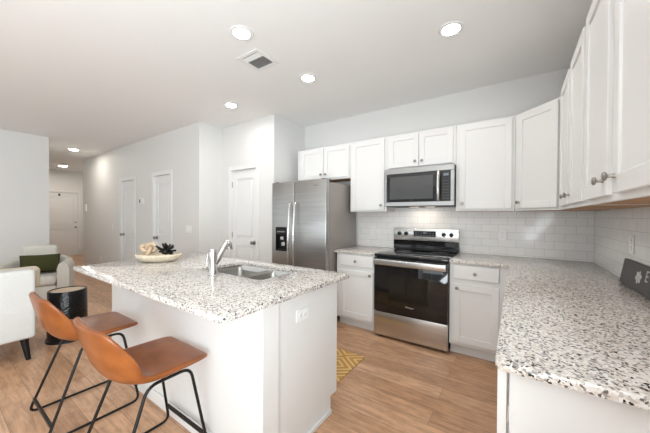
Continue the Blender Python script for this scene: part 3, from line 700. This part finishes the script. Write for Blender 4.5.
# ------------------------------------------------------------------ bar stools
def stool(label, loc, rz):
    """local origin on the floor under the seat, front toward +y"""
    t = thing('bar_stool', label, 'bar stool', loc, rz, 'tan leather bar stools at the island')
    # centre line (y, z), half width, how far the sides come up / forward
    prof = [(.236, .550, .175, 0), (.244, .554, .197, 0), (.226, .562, .213, 0), (.16, .565, .221, 0), (.08, .565, .223, .002), (.0, .563, .224, .006), (-.05, .562, .225, .014), (-.095, .567, .227, .030), (-.130, .583, .229, .052), (-.157, .614, .230, .066), (-.179, .655, .229, .066), (-.198, .703, .226, .056), (-.213, .750, .220, .042), (-.225, .790, .210, .030), (-.234, .816, .192, .020), (-.237, .828, .155, .015)]
    n = 15; bm = bmesh.new(); rows = []
    for i, (y, z, hw, cur) in enumerate(prof):
        a = prof[max(0, i-1)]; b_ = prof[min(len(prof)-1, i+1)]; ty, tz = b_[0]-a[0], b_[1]-a[1]; l_ = math.hypot(ty, tz) or 1
        ny, nz = tz/l_, -ty/l_              # normal on the sitter's side
        if nz < 0 and abs(nz) > abs(ny): ny, nz = -ny, -nz
        if i < 2: ny, nz = 0, 1
        if i > 12: ny, nz = 1, 0
        th_ = (.018, .026, .034, .038, .040, .042, .045, .048, .050, .048, .044, .040, .036, .033, .030, .024)[i]
        row, low = [], []
        for k in range(n):
            u = -1+2*k/(n-1); off = cur*abs(u)**2.4; sh = th_*(1-.35*abs(u)**6)
            row.append(bm.verts.new((u*hw, y+ny*off, z+nz*off)))
            low.append(bm.verts.new((u*hw*(1.0 if abs(u) < .99 else .985), y+ny*(off-sh), z+nz*(off-sh))))
        rows.append((row, low))
    for (A, A2), (B, B2) in zip(rows, rows[1:]):
        for k in range(n-1):
            bm.faces.new((A[k], A[k+1], B[k+1], B[k])); bm.faces.new((A2[k], B2[k], B2[k+1], A2[k+1]))
        bm.faces.new((A[0], B[0], B2[0], A2[0])); bm.faces.new((A[-1], A2[-1], B2[-1], B[-1]))
    for A, A2 in (rows[0], rows[-1]):
        for k in range(n-1): bm.faces.new((A[k], A2[k], A2[k+1], A[k+1]))
    bmesh.ops.recalc_face_normals(bm, faces=bm.faces)
    m_ = MB(); m_.join(bm); o = m_.build('seat_shell', LEATHER, t, ang=180)
    ss = o.modifiers.new('smooth', 'SUBSURF'); ss.levels = 2; ss.render_levels = 2
    zt = .512
    for sx in (-1, 1):
        f = fillet([(sx*.178, .15, zt), (sx*.178, -.06, zt), (sx*.222, -.245, .012), (sx*.222, .235, .012), (sx*.178, .15, zt)], .05, 5)
        loop = [Vector(q) for q in f]
        # closed loop: round the first corner too
        A, B, C_ = Vector((sx*.222, .235, .012)), Vector((sx*.178, .15, zt)), Vector((sx*.178, -.06, zt))
        q0 = B+(A-B).normalized()*.05; q1 = B+(C_-B).normalized()*.05
        cor = [q0*(1-k/5)**2+B*2*(k/5)*(1-k/5)+q1*(k/5)**2 for k in range(6)]
        MB().tube(cor+loop[1:-1], .0078, 10, True).build('side_frame', BLACKMETAL, t)
    MB().box(-.213, .213, -.226, -.212, .085, .105, .002).build('rear_stretcher', BLACKMETAL, t)
    MB().box(-.213, .213, .215, .229, .105, .125, .002).build('footrest', BLACKMETAL, t)
    return t
stool('tan leather bar stool farther from the camera, beside black drum table', (-2.425, .645, 0), math.radians(0))
stool('tan leather bar stool closer to the camera, in front of white island side', (-1.605, .665, 0), math.radians(0))

# ------------------------------------------------------------------ living area
dt = thing('side_table', 'black hammered drum side table between armchairs and bar stool', 'side table', (-3.97, .90, 0))
MB().lathe([(0, .512), (.142, .512), (.142, .525), (.156, .525), (.160, .517), (.163, .25), (.166, .03), (.176, .025), (.178, 0.0), (0, 0.0)], 40).build('drum', DRUM, dt)
MB().lathe([(0, .5175), (.1415, .5175), (.1415, .5125), (0, .5125)], 40).build('wood_top', PALEWOOD, dt)

def soft_box(x0, x1, y0, y1, z0, z1, bev, seg=4): return MB().box(x0, x1, y0, y1, z0, z1, bev, seg)
# near chair: back toward the camera; local +y is the way it faces
nc = thing('armchair', 'pale grey linen armchair with its square back to the camera', 'armchair', (-4.05, .205, 0), PI/2-.02, 'pale armchairs')
soft_box(-.40, .40, -.42, .40, .20, .40, .03).build('seat_base', LINEN, nc)
soft_box(-.405, .405, -.425, -.26, .20, .825, .03).build('backrest', LINEN, nc)
soft_box(-.27, .27, -.255, .41, .405, .50, .035).build('seat_cushion', LINEN, nc)
for sx in (-1, 1): soft_box(*(sorted((sx*.275, sx*.402))), -.255, .40, .405, .60, .04).build('armrest', LINEN, nc)
for sx in (-1, 1):
    for y in (-.37, .35): MB().cyl((sx*.36, y*1.02, 0), (sx*.335, y*.96, .205), .017, .03, 16).build('leg', BLACKMETAL, nc)
p = MB().box(-.225, .225, -.05, .05, -.11, .11, .045, 4)
pl = tag(p.build('throw_pillow', BEIGEF, ang=80), 'beige linen pillow peeking over the grey armchair back', 'pillow'); pl.location = (-3.86, .445, .715); pl.rotation_euler = (0, 0, PI/2)
# far chair: barrel armchair
fcx, fcy, frz = -5.95, 1.02, -PI/2-math.radians(22)   # local +y faces the camera side (+X)
fc = thing('armchair', 'cream barrel armchair with rounded arms holding a green pillow', 'armchair', (fcx, fcy, 0), frz+0.0, 'pale armchairs')
def U(r_out, back, front, n=18):
    pts = [(-r_out, front)]; 
    for k in range(n+1): a = PI+PI*k/n; pts.append((r_out*c(a), back+r_out*s(a)*.85))
    pts.append((r_out, front)); return pts
path = U(.33, -.02, .36)
sec = [(-.065, .06), (-.065, .40), (-.065, .53), (-.045, .605), (0, .63), (.045, .605), (.068, .53), (.07, .40), (.06, .06)]
bm = bmesh.new(); rows = []
npth = len(path)
for i, (x, y) in enumerate(path):
    a = Vector(path[max(0, i-1)]); b_ = Vector(path[min(npth-1, i+1)]); d = (b_-a).normalized(); nrm = Vector((d.y, -d.x))
    rise = .06*max(0, min(1, (-y)/.3))
    rows.append([bm.verts.new((x+nrm.x*o_, y+nrm.y*o_, z+(rise if z > .3 else 0))) for o_, z in sec])
for A, B in zip(rows, rows[1:]):
    for k in range(len(sec)): q = (k+1) % len(sec); bm.faces.new((A[k], A[q], B[q], B[k]))
bm.faces.new(rows[0]); bm.faces.new(list(reversed(rows[-1]))); bmesh.ops.recalc_face_normals(bm, faces=bm.faces)
m_ = MB(); m_.join(bm); m_.build('barrel_arms', BOUCLE, fc, ang=60)
soft_box(-.262, .262, -.24, .39, .06, .30, .03).build('seat_base', BOUCLE, fc)
soft_box(-.258, .258, -.20, .41, .305, .43, .045).build('seat_cushion', BOUCLE, fc)
soft_box(-.185, .205, -.245, -.09, .435, .85, .05).build('back_cushion', BOUCLE, fc)
for sx in (-1, 1):
    for y in (-.2, .3): MB().cyl((sx*.26, y, 0), (sx*.25, y, .065), .018, .024, 14).build('leg', BLACKMETAL, fc)
p = MB(); t = bmesh.new(); nu, nv = 13, 9; top = {}
for side in (1, -1):
    for i in range(nu):
        for j in range(nv):
            u, v = -1+2*i/(nu-1), -1+2*j/(nv-1)
            edge = (1-u**4)*(1-v**4); th_ = .062*edge**.6
            key = (i, j, side if 0 < i < nu-1 and 0 < j < nv-1 else 0)
            if key not in top: top[key] = t.verts.new((u*.225*(1-.05*(1-abs(v))*abs(u)), side*th_, v*.135*(1-.06*(1-abs(u))*abs(v))))
def gk(i, j, sd_): return top[(i, j, sd_ if 0 < i < nu-1 and 0 < j < nv-1 else 0)]
for sd_ in (1, -1):
    for i in range(nu-1):
        for j in range(nv-1): t.faces.new((gk(i, j, sd_), gk(i+1, j, sd_), gk(i+1, j+1, sd_), gk(i, j+1, sd_)))
p.join(t); gp = tag(p.build('lumbar_pillow', GREENV, ang=80), 'olive green lumbar pillow on the cream barrel armchair', 'pillow')
d = Vector((-s(frz), c(frz), 0)); gp.location = Vector((fcx, fcy, .585))+d*.02+Vector((0, .02, 0)); gp.rotation_euler = (math.radians(10), 0, frz)
